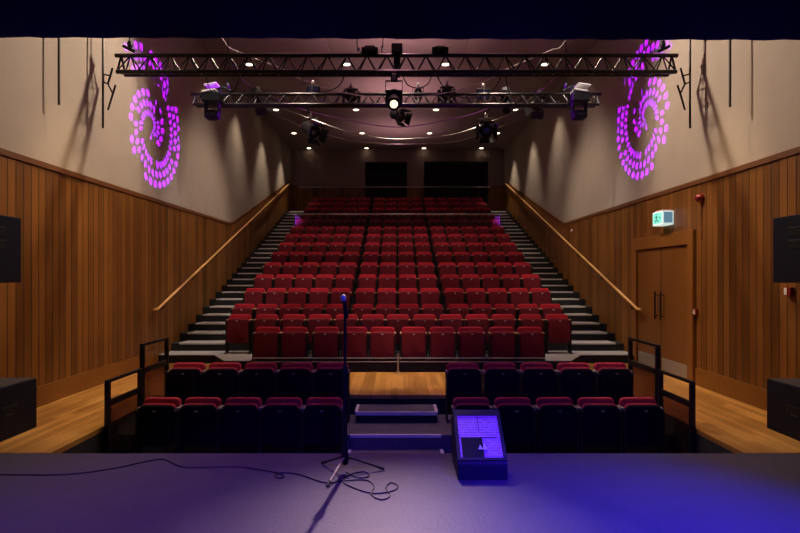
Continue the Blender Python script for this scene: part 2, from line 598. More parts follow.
mn.lathe([(0, 0.003), (0.014, 0.003), (0.014, -0.001), (0, -0.001)], 12, Matrix.Translation(fp2(0.62, 0.88)) @ Matrix.Rotation(PI / 2, 4, 'Y'))
for a, b in (((0.6, 0.74), (0.52, 0.42)), ((0.6, 0.70), (0.75, 0.55)), ((0.58, 0.70), (0.44, 0.62)), ((0.52, 0.42), (0.68, 0.28)), ((0.68, 0.28), (0.66, 0.06)), ((0.52, 0.42), (0.44, 0.2)), ((0.44, 0.2), (0.3, 0.18))):
    stroke(mn, fp2(*a), fp2(*b), 0.008)
mn.build('running_figure', M['sign_green'], ex)
ar = MB()
stroke(ar, fp2(0.08, 0.5), fp2(0.22, 0.5), 0.007)
stroke(ar, fp2(0.22, 0.5), fp2(0.16, 0.62), 0.006)
stroke(ar, fp2(0.22, 0.5), fp2(0.16, 0.38), 0.006)
ar.build('arrow', M['sign_green'], ex)
MB().box((-sx + 0.02, -0.004, -sz + 0.03), (-0.02, 0.0, sz - 0.02)).build('end_panel', M['sign_dim'], ex)
MB().box((-sx + 0.02, 0.05, sz), (-0.01, sy - 0.04, sz + 0.025), 0.004).build('top_bracket', M['sign_pink'], ex)

# alarm sounder with conduit, call point, small sensor, plates
p = P(704, 198, HW * F / (704 - CX))
sd = thing('alarm_sounder', 'round red alarm sounder high on the oak wall beyond the wall speaker', 'alarm', (HW - 0.03, p.y, p.z))
ry = Matrix.Rotation(-PI / 2, 4, 'Y')
MB().lathe([(0, 0), (0.07, 0), (0.07, 0.03), (0.055, 0.08), (0.03, 0.1), (0, 0.1)], 16, ry).build('sounder_dome', M['red_plastic'], sd, SM)
MB().box((-0.012, -0.01, -0.62), (0.0, 0.01, -0.06)).build('conduit', M['cap'], sd)
p = P(698.5, 312, HW * F / (698.5 - CX))
cp = thing('call_point', 'small pale call point plate on the oak wall beside the double doors', 'call point', (HW - 0.03, p.y, p.z))
MB().box((-0.04, -0.05, -0.05), (0, 0.05, 0.05), 0.006).build('backplate', M['red_plastic'], cp)
MB().box((-0.046, -0.03, -0.032), (-0.04, 0.03, 0.032), 0.002).build('glass_face', M['pale_plastic'], cp)
p = P(794, 291.5, HW * F / (794 - CX))
cp = thing('switch_plate', 'small white and red switch box on the oak wall under the wall speaker', 'switch', (HW - 0.03, p.y, p.z))
MB().box((-0.05, -0.05, -0.05), (0, 0.05, 0.05), 0.006).build('backplate', M['red_plastic'], cp)
MB().box((-0.056, 0.0, -0.04), (-0.05, 0.045, 0.04), 0.002).build('button', M['white_case'], cp)
p = P(574, 231, HW * F / (574 - CX))
cp = thing('wall_sensor', 'tiny pinkish sensor on the oak wall below the sloping panelling edge', 'sensor', (HW - 0.03, p.y, p.z))
MB().lathe([(0, 0), (0.05, 0), (0.045, 0.03), (0.02, 0.05), (0, 0.05)], 12, ry).build('dome', M['pale_plastic'], cp, SM)
MB().box((-0.015, -0.06, -0.06), (0, 0.06, 0.06), 0.004).build('backplate', M['red_plastic'], cp)

# ------------------------------------------------------------------ wall handrails
for sgn, side in ((-1, 'left'), (1, 'right')):
    xr = sgn * (HW - 0.14)
    a = Vector((xr, 9.86, 1.055))
    c = Vector((xr, 21.9, 5.52))
    t = thing('stair_handrail', f'pale round oak handrail on brackets along the {side} wall of the stairs', 'handrail', (0, 0, 0))
    tl = (c - a).normalized()
    MB().tube([a + Vector((0, -0.16, 0.0)), a, a + tl * 0.05, c], 0.025, 10).build('rail', M['rail_oak'], t, SM)
    for k in range(8):
        q = a + (c - a) * ((k + 0.15) / 8)
        MB().tube([q + Vector((0, 0, -0.02)), q + Vector((0, 0, -0.09)), q + Vector((sgn * 0.10, 0, -0.10))], 0.011, 6).build('bracket', M['black_metal'], t)

# ------------------------------------------------------------------ seats
def slab(w, h, t, rt, rb, bev):
    """upright slab: width w (x), height h (z from 0), thickness t (y), corner radii top/bottom"""
    pts = []
    for cx, cz, r, a0 in ((w / 2 - rt, h - rt, rt, 0), (-w / 2 + rt, h - rt, rt, PI / 2), (-w / 2 + rb, rb, rb, PI), (w / 2 - rb, rb, rb, 1.5 * PI)):
        for i in range(5):
            a = a0 + i * PI / 8
            pts.append((cx + r * math.cos(a), -t / 2, cz + r * math.sin(a)))
    return pts, t, bev


def slab_mb(w, h, t, rt, rb, bev, mat):
    pts, t, bev = slab(w, h, t, rt, rb, bev)
    return MB().prism(pts, (0, t, 0), bev, mat, 3)


def make_seat(pit):
    r = empty('theatre_seat')
    parts = []
    tilt = Matrix.Rotation(-0.13, 4, 'X')
    back = slab_mb(0.435, 0.47, 0.075, 0.06, 0.03, 0.022, Matrix.Translation((0, 0.075, 0.285)) @ tilt).build('backrest', M['red_shaded' if pit else 'red'], r, SM)
    shell = slab_mb(0.415, 0.44, 0.02, 0.05, 0.03, 0.004, Matrix.Translation((0, 0.122, 0.28)) @ tilt).build('back_shell', M['black'], back, SM)
    tl = Matrix.Rotation(-0.07, 4, 'X')
    subs = []
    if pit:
        pan = slab_mb(0.425, 0.465, 0.055, 0.065, 0.035, 0.022, Matrix.Translation((0, -0.065, 0.235)) @ tl).build('seat', M['pan_shaded'], r, SM)
        subs.append(slab_mb(0.42, 0.47, 0.04, 0.065, 0.035, 0.015, Matrix.Translation((0, -0.02, 0.236)) @ tl).build('seat_cushion', M['red_shaded'], pan, SM))
    else:
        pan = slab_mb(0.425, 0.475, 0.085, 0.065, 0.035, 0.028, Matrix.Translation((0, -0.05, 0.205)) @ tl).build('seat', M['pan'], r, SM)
    subs.append(MB().box((-0.016, -0.114, 0.632), (0.016, -0.100, 0.650), 0.002).build('number_plate', M['plate'] if not pit else M['arm_shaded'], pan))
    parts.append((back, [shell]))
    parts.append((pan, subs))
    for s in (-1, 1):
        x = s * 0.228
        arm = MB().box((x - 0.014, -0.03, 0.635), (x + 0.014, 0.13, 0.662), 0.008).build('armrest', M['arm_shaded' if pit else 'arm'], r, SM)
        leg = MB()
        leg.box((x - 0.01, -0.06, 0.02), (x + 0.01, 0.10, 0.636), 0.004)
        leg.box((x - 0.014, -0.13, 0.0), (x + 0.014, 0.13, 0.022), 0.003)
        lg = leg.build('side_standard', M['standard'], r)
        parts.append((arm, []))
        parts.append((lg, []))
    return r, parts


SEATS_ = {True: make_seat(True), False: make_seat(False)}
used = set()


def place_seat(x, y, z, label, group, pit=False):
    src, tree = SEATS_[pit]
    if pit not in used:
        used.add(pit)
        o = src
    else:
        o = copy_tree(src, tree)
    o.location = (x, y - 0.13, z)
    tag(o, label, 'seat', group)


# sunken rows
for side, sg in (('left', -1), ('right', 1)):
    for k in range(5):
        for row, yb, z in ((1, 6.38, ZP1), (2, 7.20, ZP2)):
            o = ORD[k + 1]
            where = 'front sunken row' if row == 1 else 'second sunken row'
            place_seat(-(0.880 + 0.486 * k) if sg < 0 else 0.885 + 0.50 * k, yb, z, f'shaded red tip-up seat, {where}, {o} from the steps on the {side}', f'seats of the {where}', True)

ROWS = {}
ROWS[3] = [(x - CX) * 9.5 / F for x in (267.5, 295, 326.5, 355, 382.5, 413.5, 442, 471, 502, 530)]
ROWS[4] = [(x - CX) * 10.45 / F for x in (240, 267, 294, 320, 346.5, 373, 398, 424.5, 451, 477, 503, 530.5, 557)]
s, gp = 0.495, 0.565
mid = [-1.5 * s, -0.5 * s, 0.5 * s, 1.5 * s]
lft = [mid[0] - gp - s * k for k in range(5)][::-1]
xs14 = lft + mid + [-x for x in lft][::-1]
for n in range(5, 18):
    ROWS[n] = xs14
for n, xs_ in ROWS.items():
    rowname = 'front row' if n == 3 else ('top row' if n == 17 else ORD[n - 2] + ' row')
    for i, x in enumerate(xs_):
        if n == 3:
            yb, z = 9.56, 0.0
        elif n == 4:
            yb, z = 10.48, 0.161
        else:
            yb, z = tier_front(n) + 0.70, tier_z(n)
        place_seat(x, yb, z, f'red tip-up seat in the {rowname} of the raked bank, {ORD[i + 1]} from the left', f'red seats of the {rowname} of the rake')

# black board standing for under-seat shade, two pale strips, before the first raked row
t = thing('row_shade_strips', 'black sheet for under-seat shade, with two pale metal strips, below the front raked row of seats', 'fascia', (0, 9.19, 0))
x0, x1 = (251 - CX) * 9.19 / F, (545 - CX) * 9.19 / F
MB().box((x0, 0, 0.0), (x1, 0.05, 0.175), 0.004).build('board', M['black'], t)
for z in (0.172, 0.235):
    MB().box((x0, -0.004, z), (x1, 0.02, z + 0.014), 0.003).build('metal_strip', M['kick'], t)
for k in range(11):
    x = x0 + 0.02 + (x1 - x0 - 0.04) * k / 10
    MB().box((x - 0.008, 0.0, 0.17), (x + 0.008, 0.02, 0.24)).build('strip_post', M['black_metal'], t)
p = S(398, 371.5)
t = thing('floor_post', 'short slim grey post standing on the oak floor before the front raked row', 'post', (p.x, p.y - 0.1, 0))
MB().tube([(0, 0, 0.015), (0, 0, 0.34)], 0.016, 8).build('pole', M['steel'], t, SM)
MB().lathe([(0, 0), (0.04, 0), (0.04, 0.012), (0.015, 0.02), (0, 0.02)], 14).build('base_plate', M['steel'], t)

# ------------------------------------------------------------------ guard rails of the sunken rows
for sgn, side in ((-1, 'left'), (1, 'right')):
    yy4 = (5.86, 6.60, 6.66, 7.36) if sgn < 0 else (5.80, 6.50, 6.57, 7.34)
    for nm, y0, y1, ztop, zmid, zbot in (('lower front', yy4[0], yy4[1], 0.50, 0.25, ZP1), ('upper rear', yy4[2], yy4[3], 0.80, 0.47, ZP2)):
        x = -3.205 if sgn < 0 else 3.225
        t = thing('guard_rail', f'black steel guard rail, {nm} section on the {side} edge of the sunken rows', 'guard rail', (x, y0, zbot))
        h = ztop - zbot
        ln = y1 - y0
        for yy in (0.0, ln):
            MB().box((-0.025, yy - 0.025, 0), (0.025, yy + 0.025, h - 0.02), 0.004).build('post', M['black_metal'], t)
        MB().box((-0.02, -0.03, h - 0.022), (0.02, ln + 0.03, h + 0.014), 0.006).build('top_rail', M['black_metal'], t)
        MB().box((-0.018, 0.025, zmid - zbot - 0.035), (0.018, ln - 0.025, zmid - zbot + 0.035), 0.004).build('middle_rail', M['black_metal'], t)
        MB().box((-0.006, 0.025, 0.03), (0.006, ln - 0.025, zmid - zbot - 0.036)).build('infill_panel', M['smoked'], t)

# rail with glass in the middle of the rake, and the rail behind the top row
zt = tier_z(13)
t = thing('glass_balustrade', 'long steel rail with glass panels across the upper rake of seats', 'balustrade', (0, tier_front(13) + 0.06, zt))
MB().tube([(-3.42, 0, 0.87), (3.42, 0, 0.87)], 0.022, 8).build('top_rail', M['steel'], t, SM)
for k in range(8):
    x = -3.4 + 6.8 * k / 7
    MB().box((x - 0.018, -0.018, 0), (x + 0.018, 0.018, 0.85), 0.003).build('post', M['black_metal'], t)
    if k < 7:
        MB().box((x + 0.03, -0.005, 0.35), (x + 6.8 / 7 - 0.03, 0.005, 0.81)).build('glass_panel', M['glass'], t)
t = thing('rear_rail', 'steel rail on slim posts behind the top row of seats', 'rail', (0, 22.12, tier_z(17)))
zr = EYE + (CY - 187.0) * 22.12 / F - tier_z(17)
MB().tube([(-4.1, 0, zr), (3.9, 0, zr)], 0.022, 8).build('top_rail', M['steel'], t, SM)
for k in range(7):
    x = -3.45 + 6.85 * k / 6
    MB().box((x - 0.02, -0.02, 0), (x + 0.02, 0.02, zr - 0.02), 0.003).build('post', M['black_metal'], t)
MB().tube([(-3.45, 0, zr * 0.5), (3.4, 0, zr * 0.5)], 0.014, 8).build('middle_rail', M['black_metal'], t, SM)

# ------------------------------------------------------------------ speakers
def cabinet(name, label, loc, w, l, h, sgn, slots):
    """box with its back on a side wall; long axis along the hall"""
    t = thing(name, label, 'speaker', loc)
    xa, xb = (0, w) if sgn < 0 else (-w, 0)
    MB().box((xa, 0, 0), (xb, l, h), 0.012).build('cabinet', M['speaker'], t)
    xf = xb if sgn < 0 else xa
    o = 0.004 * (1 if sgn < 0 else -1)
    if slots:
        for z in (h * 0.56, h * 0.75):
            a, b = sorted((xf - 0.02 * (1 if sgn < 0 else -1), xf + o))
            hb = MB().box((a, l * 0.1, z - 0.045), (b, l * 0.62, z + 0.045), 0.004).build('handle_recess', M['black'], t)
            MB().box((a, l * 0.1, z + 0.045), (b + 0.002, l * 0.62, z + 0.055)).build('handle_lip', M['speaker_top'], hb)
    else:
        a, b = sorted((xf - 0.02 * (1 if sgn < 0 else -1), xf + o))
        hb = MB().box((a, l - 0.52, h * 0.44), (b, l - 0.30, h * 0.62), 0.01).build('handle_recess', M['black'], t)
        MB().box((a, l - 0.46, h * 0.43), (b + 0.001, l - 0.36, h * 0.46), 0.003).build('handle_lip', M['speaker_top'], hb)
        MB().box((xa + 0.01, 0.01, h), (xb - 0.01, l - 0.01, h + 0.004)).build('top_skin', M['speaker_top'], t)
    return t


cabinet('subwoofer', 'large black subwoofer cabinet on the oak floor by the left wall', (-HW + 0.06, 4.99, 0.0), 0.575, 0.84, 0.54, -1, False)
cabinet('subwoofer', 'large black subwoofer cabinet on the oak floor by the right wall', (HW - 0.06, 4.99, 0.0), 0.51, 0.80, 0.54, 1, False)
for sgn, side, px in ((-1, 'left', 21.5), (1, 'right', 772.5)):
    d = 4.12 * F / abs(px - CX)
    zt_, zb_ = EYE + (CY - 218.0) * d / F, EYE + (CY - 282.5) * d / F
    t = cabinet('wall_speaker', f'black loudspeaker bracketed high on the {side} oak wall', (sgn * (4.12 + 0.40), d - 0.62, zb_), 0.40, 0.62, zt_ - zb_, sgn, True)
    a, b = sorted((0.0, sgn * 0.05))
    MB().box((a, 0.2, 0.22), (b, 0.42, 0.42)).build('wall_bracket', M['black_metal'], t)

# ------------------------------------------------------------------ stage monitor
MX0, MX1 = 0.490, 0.895
mw = (MX1 - MX0)
t = thing('stage_monitor', 'black wedge monitor with a blue-lit grille on the stage front', 'speaker', ((MX0 + MX1) / 2, 4.30, 0.0))
hw = mw / 2
prof = [(0.0, 0.0), (0.43, 0.0), (0.46, 0.05), (0.42, 0.465), (0.39, 0.475), (0.02, 0.150), (0.0, 0.13)]
MB().prism([(-hw, y, z) for y, z in prof], (mw, 0, 0), 0.008).build('cabinet', M['monitor'], t)
ga, gb = Vector((0, 0.02, 0.150)), Vector((0, 0.39, 0.468))
gd = (gb - ga).normalized()
gn = Vector((0, -gd.z, gd.y))
gl = (gb - ga).length


def gp_(u, v, o=0.0):     # u -1..1 across, v 0..1 up the slope
    return ga + gd * (v * gl) + Vector((u * hw, 0, 0)) + gn * o


def gquad(u0, u1, v0, v1, o0, o1):
    return MB().prism([gp_(u0, v0, o0), gp_(u1, v0, o0), gp_(u1, v1, o0), gp_(u0, v1, o0)], gn * (o1 - o0))


gquad(-0.86, 0.86, 0.05, 0.88, -0.002, 0.006).build('grille', M['grille'], t)
gquad(-0.78, 0.10, 0.06, 0.42, 0.006, 0.012).build('dark_panel', M['speaker'], t)
gquad(-0.86, 0.70, 0.43, 0.442, 0.006, 0.009).build('grille_seam', M['speaker'], t)
gquad(0.0, 0.02, 0.55, 0.84, 0.006, 0.008).build('grille_centre_seam', M['speaker'], t)
lg = MB()
for du, hh in ((-0.08, 0.29), (0.10, 0.315)):
    lg.prism([gp_(0.06 + du - 0.10, 0.20, 0.013), gp_(0.06 + du + 0.10, 0.20, 0.013), gp_(0.06 + du, hh, 0.013)], gn * 0.003)
lg.build('badge', M['white_case'], t)
fr = MB()
for (u0, u1, v0, v1) in ((-1, -0.86, 0, 1), (0.86, 1, 0, 1), (-0.86, 0.86, 0.88, 1), (-0.86, 0.86, 0.0, 0.05)):
    fr.prism([gp_(u0, v0, -0.002), gp_(u1, v0, -0.002), gp_(u1, v1, -0.002), gp_(u0, v1, -0.002)], gn * 0.016)
fr.build('grille_frame', M['monitor'], t)

# ------------------------------------------------------------------ microphone stand
hub = Vector((-0.442, 4.47, 0))
t = thing('microphone_stand', 'tall black tripod stand at the front of the stage', 'stand', hub)
MB().tube([(0, 0, 0.07), (0, 0, 0.85)], 0.018, 10).build('lower_tube', M['black'], t, SM)
MB().tube([(0, 0, 0.84), (0.0, 0, 1.36)], 0.013, 10).build('upper_tube', M['black'], t, SM)
MB().lathe([(0, 0.80), (0.024, 0.80), (0.027, 0.83), (0.027, 0.88), (0.017, 0.90), (0, 0.90)], 14).build('height_clutch', M['black'], t, SM)
hb = MB().lathe([(0, 0.07), (0.022, 0.07), (0.03, 0.10), (0.03, 0.17), (0.02, 0.20), (0, 0.20)], 16).build('hub', M['black'], t, SM)
MB().tube([(0.02, -0.01, 0.13), (0.06, -0.03, 0.13)], 0.010, 8).build('hub_knob', M['black'], hb)
for (px, py), mt in (((322, 463), 'black_metal'), ((384, 469), 'black_metal'), ((327, 486), 'steel')):
    f = S(px, py, 0.012) - hub
    up = Vector((0, 0, 0.13)) + Vector((f.x, f.y, 0)).normalized() * 0.028
    lg = MB().tube([up, f], 0.0085, 8).build('leg', M[mt], t, SM)
    dd = (f - up).normalized()
    MB().tube([f - dd * 0.055, f], 0.012, 8).build('rubber_foot', M['rubber'], lg, SM)
mp = P(343.3, 298, 4.47)
top = mp - hub
m = thing('microphone', 'handheld microphone with blue-lit ball grille clipped on the tall stand', 'microphone', mp)
dm = Vector((0.035, 0.0, -0.17))
ax = rot_to(dm)
MB().lathe([(0, 0.030), (0.014, 0.026), (0.0245, 0.012), (0.0265, -0.003), (0.0245, -0.018), (0.019, -0.026), (0, -0.026)], 18, ax).build('ball_grille', M['mic_blue'], m, SM)
MB().lathe([(0, -0.026), (0.022, -0.026), (0.022, -0.034), (0.0185, -0.036), (0.012, -0.165), (0.010, -0.175), (0, -0.175)], 16, ax).build('body', M['black'], m, SM)
cl = MB()
c0 = top + dm.normalized() * 0.11
cl.tube([c0 - dm.normalized() * 0.035, c0 + dm.normalized() * 0.035], 0.019, 12)
cl.tube([c0, Vector((0, 0, 1.355))], 0.009, 8)
cl.build('clip', M['black'], t, SM)

# cable on the stage
def catmull(pts, n=8):
    out = []
    P_ = [pts[0]] + pts + [pts[-1]]
    for i in range(1, len(P_) - 2):
        p0, p1, p2, p3 = P_[i - 1], P_[i], P_[i + 1], P_[i + 2]
        for k in range(n):
            u = k / n
            out.append(0.5 * ((2 * p1) + (p2 - p0) * u + (2 * p0 - 5 * p1 + 4 * p2 - p3) * u * u + (3 * p1 - p0 - 3 * p2 + p3) * u ** 3))
    out.append(pts[-1])
    return out


cab = [(-60, 475), (0, 474.5), (60, 474.5), (110, 469), (150, 460.5), (165, 459.5), (185, 467), (235, 466.5), (262, 470), (278, 473), (284, 476.5), (278, 478), (275, 475), (284, 472.5), (300, 474.5), (325, 482.5),
       (345, 480.5), (366, 480), (374, 486), (371, 494), (381, 499.5), (390, 495.5), (386, 487.5), (391, 482.5), (398, 486), (392, 491), (372, 493), (352, 487), (343, 481), (350, 474.5), (364, 471.5), (369, 476), (358, 477.5), (346, 472)]
pts = catmull([S(x, y, 0.006) for x, y in cab])
for i, q in enumerate(pts):
    q.z = 0.006
o = MB().tube(pts, 0.005, 6).build('microphone_cable', M['rubber'], None, SM)
tag(o, 'thin black cable trailing and looping across the stage floor to the stand', 'cable')

# ------------------------------------------------------------------ lighting trusses
def truss(name, label, xa, xb, top, lows, r, pitch):
    t = thing(name, label, 'truss')
    ya, za = top
    chords = [(ya, za)] + lows
    for (y, z), e in zip(chords, (0.08, 0.0, 0.0)):
        c = MB().tube([(xa - e, y, z), (xb + e, y, z)], r, 10).build('chord', M['alu'], t, SM)
    lat = MB()
    n = max(2, int(round((xb - xa) / pitch)))
    st = (xb - xa) / n
    for (y, z) in lows:
        for i in range(n):
            x = xa + i * st
            lat.tube([(x, y, z), (x + st / 2, ya, za)], r * 0.36, 6)
            lat.tube([(x + st / 2, ya, za), (x + st, y, z)], r * 0.36, 6)
    for i in range(n + 1):
        x = xa + i * st
        lat.tube([(x, lows[0][0], lows[0][1]), (x, lows[1][0], lows[1][1])], r * 0.36, 6)
    for x in (xa + 0.01, xb - 0.01):
        for (y, z) in lows:
            lat.tube([(x, y, z), (x, ya, za)], r * 0.5, 6)
    lat.build('lattice', M['alu'], t, SM)
    return t


FT, RT = 8.1, 10.6
truss('lighting_truss', 'front lighting truss, the wider one, hung nearest the stage', -4.23, 4.20, (FT, EYE + 3.385), [(FT - 0.12, EYE + 3.09), (FT + 0.12, EYE + 3.135)], 0.031, 0.30)
truss('lighting_truss', 'rear lighting truss, the shorter one, carrying the moving head lights', -4.05, 3.99, (RT, EYE + 3.655), [(RT - 0.11, EYE + 3.415), (RT + 0.11, EYE + 3.45)], 0.030, 0.28)


def zray(py, d):
    return EYE + (CY - py) * d / F


# hangers for the trusses
for px, d, zt0, lab in ((130, FT, EYE + 3.42, 'black chain and shackle holding up the left end of the front truss'), (663, FT, EYE + 3.42, 'black chain and shackle holding up the right end of the front truss'),
                        (228, RT, EYE + 3.69, 'black chain and shackle holding up the left part of the rear truss'), (566, RT, EYE + 3.69, 'black chain and shackle holding up the right part of the rear truss')):
    x = (px - CX) * d / F
    t = thing('truss_hanger', lab, 'hanger', (x, d, zt0))
    MB().tube([(0, 0, 0.18), (0, 0, ZC - zt0)], 0.014, 8).build('chain', M['black_metal'], t)
    sg = 1 if px > CX else -1
    MB().tube([(sg * 0.10, 0, 0.11), (-sg * 0.07, 0, 0.025)], 0.024, 8).build('sling', M['black'], t, SM)
    MB().lathe([(0, -0.07), (0.03, -0.05), (0.045, 0), (0.03, 0.05), (0, 0.07)], 12, Matrix.Translation((0, 0, 0.13))).build('shackle', M['black_metal'], t, SM)
x = (397 - CX) * FT / F
t = thing('chain_hoist', 'black motor hoist block at the middle of the front truss', 'hoist', (x, FT, EYE + 3.42))
MB().box((-0.05, -0.05, -0.36), (0.05, 0.05, 0.0), 0.008).build('load_hook', M['black'], t)
MB().box((-0.085, -0.08, -0.02), (0.085, 0.08, 0.13), 0.02).build('motor', M['black'], t)
MB().tube([(0, 0, 0.21), (0, 0, ZC - EYE - 3.42)], 0.012, 8).build('chain', M['black_metal'], t)
# thin feed cables from the ceiling to the front truss
for pts_, lab in (([(356, 20), (357, 40), (359, 48), (362, 55)], 'thin black feed cable sagging down beside the left top box of the front truss'), ([(384, 10), (383, 36), (382, 46), (382, 55)], 'thin black feed cable dropping to the front truss beside the hoist')):
    ps = [P(a, b, FT + 0.02) for a, b in pts_]
    ps[0].z = ZC - 0.005
    tag(MB().tube(catmull(ps), 0.008, 6).build('feed_cable', M['rubber'], None, SM), lab, 'cable')

# ------------------------------------------------------------------ stage lights
def clamp_and_yoke(t, w, up, depth=0.0):
    y = MB()
    y.box((-w - 0.012, -0.02, -0.06), (-w, 0.02, up - 0.05), 0.002)
    y.box((w, -0.02, -0.06), (w + 0.012, 0.02, up - 0.05), 0.002)
    y.box((-w - 0.012, -0.02, up - 0.062), (w + 0.012, 0.02, up - 0.05), 0.002)
    yk = y.build('yoke', M['black_metal'], t)
    MB().box((-0.03, -0.025, up - 0.05), (0.03, 0.025, up + 0.055), 0.008).build('hook_clamp', M['steel'], yk)


def lantern(label, pos, aim, kind, up=0.26, lens='lens_dark', k=1.0, cat='stage light', arm=False):
    name = {'fresnel': 'fresnel_spotlight', 'profile': 'profile_spotlight', 'par': 'can_spotlight', 'flood': 'square_flood'}[kind]  # the square kind is a floodlight
    t = thing(name, label, cat, pos)
    A = rot_to(aim)
    if arm:
        MB().tube([(0, 0.0, up + 0.02), (0, RT + 0.148 - pos.y, RB + 0.03 - pos.z)], 0.02, 8).build('hanging_arm', M['black_metal'], t, SM)
    if kind == 'fresnel':
        MB().lathe([(0, 0.16 * k), (0.07 * k, 0.16 * k), (0.10 * k, 0.12 * k), (0.105 * k, -0.10 * k), (0.115 * k, -0.12 * k), (0.115 * k, -0.145 * k), (0.095 * k, -0.145 * k)], 20, A).build('housing', M['black'], t, SM)
        MB().lathe([(0, -0.150 * k), (0.05 * k, -0.146 * k), (0.094 * k, -0.14 * k)], 20, A).build('lens', M[lens], t, SM)
        for i in range(4):
            R = A @ Matrix.Rotation(i * PI / 2, 4, 'Z')
            w0, w1 = (0.10 * k, 0.13 * k)
            MB().prism([R @ Vector(q) for q in ((-w0, 0.112 * k, -0.146 * k), (w0, 0.112 * k, -0.146 * k), (w1, 0.17 * k, -0.27 * k), (-w1, 0.17 * k, -0.27 * k))], R.to_3x3() @ Vector((0, 0.004, 0.002))).build('barn_door', M['black'], t)
        clamp_and_yoke(t, 0.118 * k, up)
    elif kind == 'profile':
        MB().lathe([(0, 0.32 * k), (0.06 * k, 0.32 * k), (0.10 * k, 0.28 * k), (0.11 * k, 0.08 * k), (0.075 * k, 0.05 * k), (0.075 * k, -0.20 * k), (0.092 * k, -0.22 * k), (0.092 * k, -0.26 * k), (0.078 * k, -0.262 * k)], 20, A).build('barrel', M['black'], t, SM)
        MB().lathe([(0, -0.272 * k), (0.04 * k, -0.268 * k), (0.084 * k, -0.25 * k)], 20, A).build('lens', M[lens], t, SM)
        R = A
        MB().box((-0.075, -0.075, -0.285), (0.075, 0.075, -0.275), 0.0, R @ Matrix.Diagonal((k * 1.15, k * 1.15, k, 1)) if False else R @ Matrix.Translation((0, 0.0, 0.30)) @ Matrix.Diagonal((1.5 * k, 1.5 * k, 0.6, 1))).build('shutter_gate', M['black_metal'], t)
        clamp_and_yoke(t, 0.112 * k, up)
    elif kind == 'par':
        MB().lathe([(0, 0.17 * k), (0.04 * k, 0.17 * k), (0.09 * k, 0.10 * k), (0.105 * k, 0.02 * k), (0.105 * k, -0.14 * k), (0.095 * k, -0.14 * k)], 20, A).build('can', M['black'], t, SM)
        MB().lathe([(0, -0.10 * k), (0.096 * k, -0.09 * k)], 20, A).build('lens', M[lens], t, SM)
        clamp_and_yoke(t, 0.132 * k, up)
    else:
        MB().box((-0.14 * k, -0.11 * k, -0.06 * k), (0.14 * k, 0.11 * k, 0.06 * k), 0.012, A).build('housing', M['black'], t)
        MB().box((-0.115 * k, -0.085 * k, -0.066 * k), (0.115 * k, 0.085 * k, -0.058 * k), 0.0, A).build('lens', M[lens], t)
        clamp_and_yoke(t, 0.142 * k, up)
    return t


STAGE = (0, -0.80, -0.55)
SEATS = (0, 0.75, -0.6)
RB = EYE + 3.415   # rear truss lower chord
FB = EYE + 3.09
# lit profile on a drop boom at centre
t = lantern('bright profile spotlight shining from the middle of the truss, lens glowing warm white', P(394, 100, FT - 0.2), (0, -0.85, -0.5), 'profile', 0.34, 'lamp_on', 1.05)
MB().box((-0.05, 0.02, 0.30), (0.05, 0.10, 0.44), 0.01).build('drop_boom', M['black'], t)
for px, py, aim, kind, lens, k, lab in (
    (258, 97, (0.3, 0.75, -0.5), 'fresnel', 'lens_dark', 1.15, 'black fresnel light on the rear truss, next to the left moving head'),
    (313, 91, (0.1, -0.9, -0.4), 'flood', 'lens_blue', 0.95, 'small square flood with blue-grey face, left one of two on the rear truss'),
    (351, 94, (0.1, -0.8, -0.6), 'fresnel', 'lens_dark', 1.08, 'black fresnel light on the rear truss, between left square flood and centre'),
    (447, 92, (-0.1, -0.8, -0.6), 'fresnel', 'lens_dark', 1.08, 'black fresnel light on the rear truss, between centre and right square flood'),
    (483, 94, (-0.1, -0.9, -0.4), 'flood', 'lens_blue', 0.95, 'small square flood with blue-grey face, right one of two on the rear truss'),
    (506, 101, (0.2, 0.75, -0.5), 'profile', 'lens_dark', 1.0, 'black profile spotlight on the rear truss just past the right square flood'),
    (540, 101, (-0.2, 0.75, -0.5), 'fresnel', 'lens_dark', 1.15, 'black fresnel light on the rear truss, next to the right moving head'),
    (418, 93, (0.0, 0.8, -0.5), 'par', 'lens_dark', 0.8, 'small black can light on the rear truss just right of the lit spotlight'),
):
    pos = P(px, py, RT + 0.47)
    lantern(lab, pos, aim, kind, max(0.12, min(0.34, EYE + 3.47 - pos.z)) if pos.z < EYE + 3.4 else 0.16, lens, k, arm=True)
for px, py, aim, kind, k, lab in (
    (310, 129, (0.55, -0.55, -0.5), 'fresnel', 1.25, 'black fresnel with open barn doors hanging low under the rear truss, left one'),
    (397, 115, (0.55, -0.6, -0.4), 'fresnel', 1.0, 'black fresnel with barn doors hanging below the glowing spotlight'),
    (486, 129, (-0.1, -0.9, -0.45), 'fresnel', 1.25, 'black fresnel with open barn doors hanging low under the rear truss, right one'),
):
    pos = P(px, py, RT + 0.58)
    lantern(lab, pos, aim, kind, RB - pos.z - 0.02, 'lens_dark', k, arm=True)
# boxes on top of the front truss
for px, lab in ((370, 'left'), (440, 'right')):
    p = P(px, 51.5, FT)
    t = thing('dimmer_box', f'small black box with pale lid on top of the front truss, {lab} of the hoist', 'box', (p.x, p.y, EYE + 3.42))
    MB().box((-0.125, -0.08, 0), (0.125, 0.08, 0.065), 0.01).build('case', M['black'], t)
    MB().box((-0.075, -0.065, 0.063), (0.075, 0.065, 0.095), 0.01).build('lid', M['speaker_top'] if lab == 'left' else M['kick'], t)
    MB().tube([(-0.1, 0, 0.06), (-0.07, 0, 0.11), (0.07, 0, 0.11), (0.1, 0, 0.06)], 0.008, 8).build('handle', M['black_metal'], t)

HEADS = []


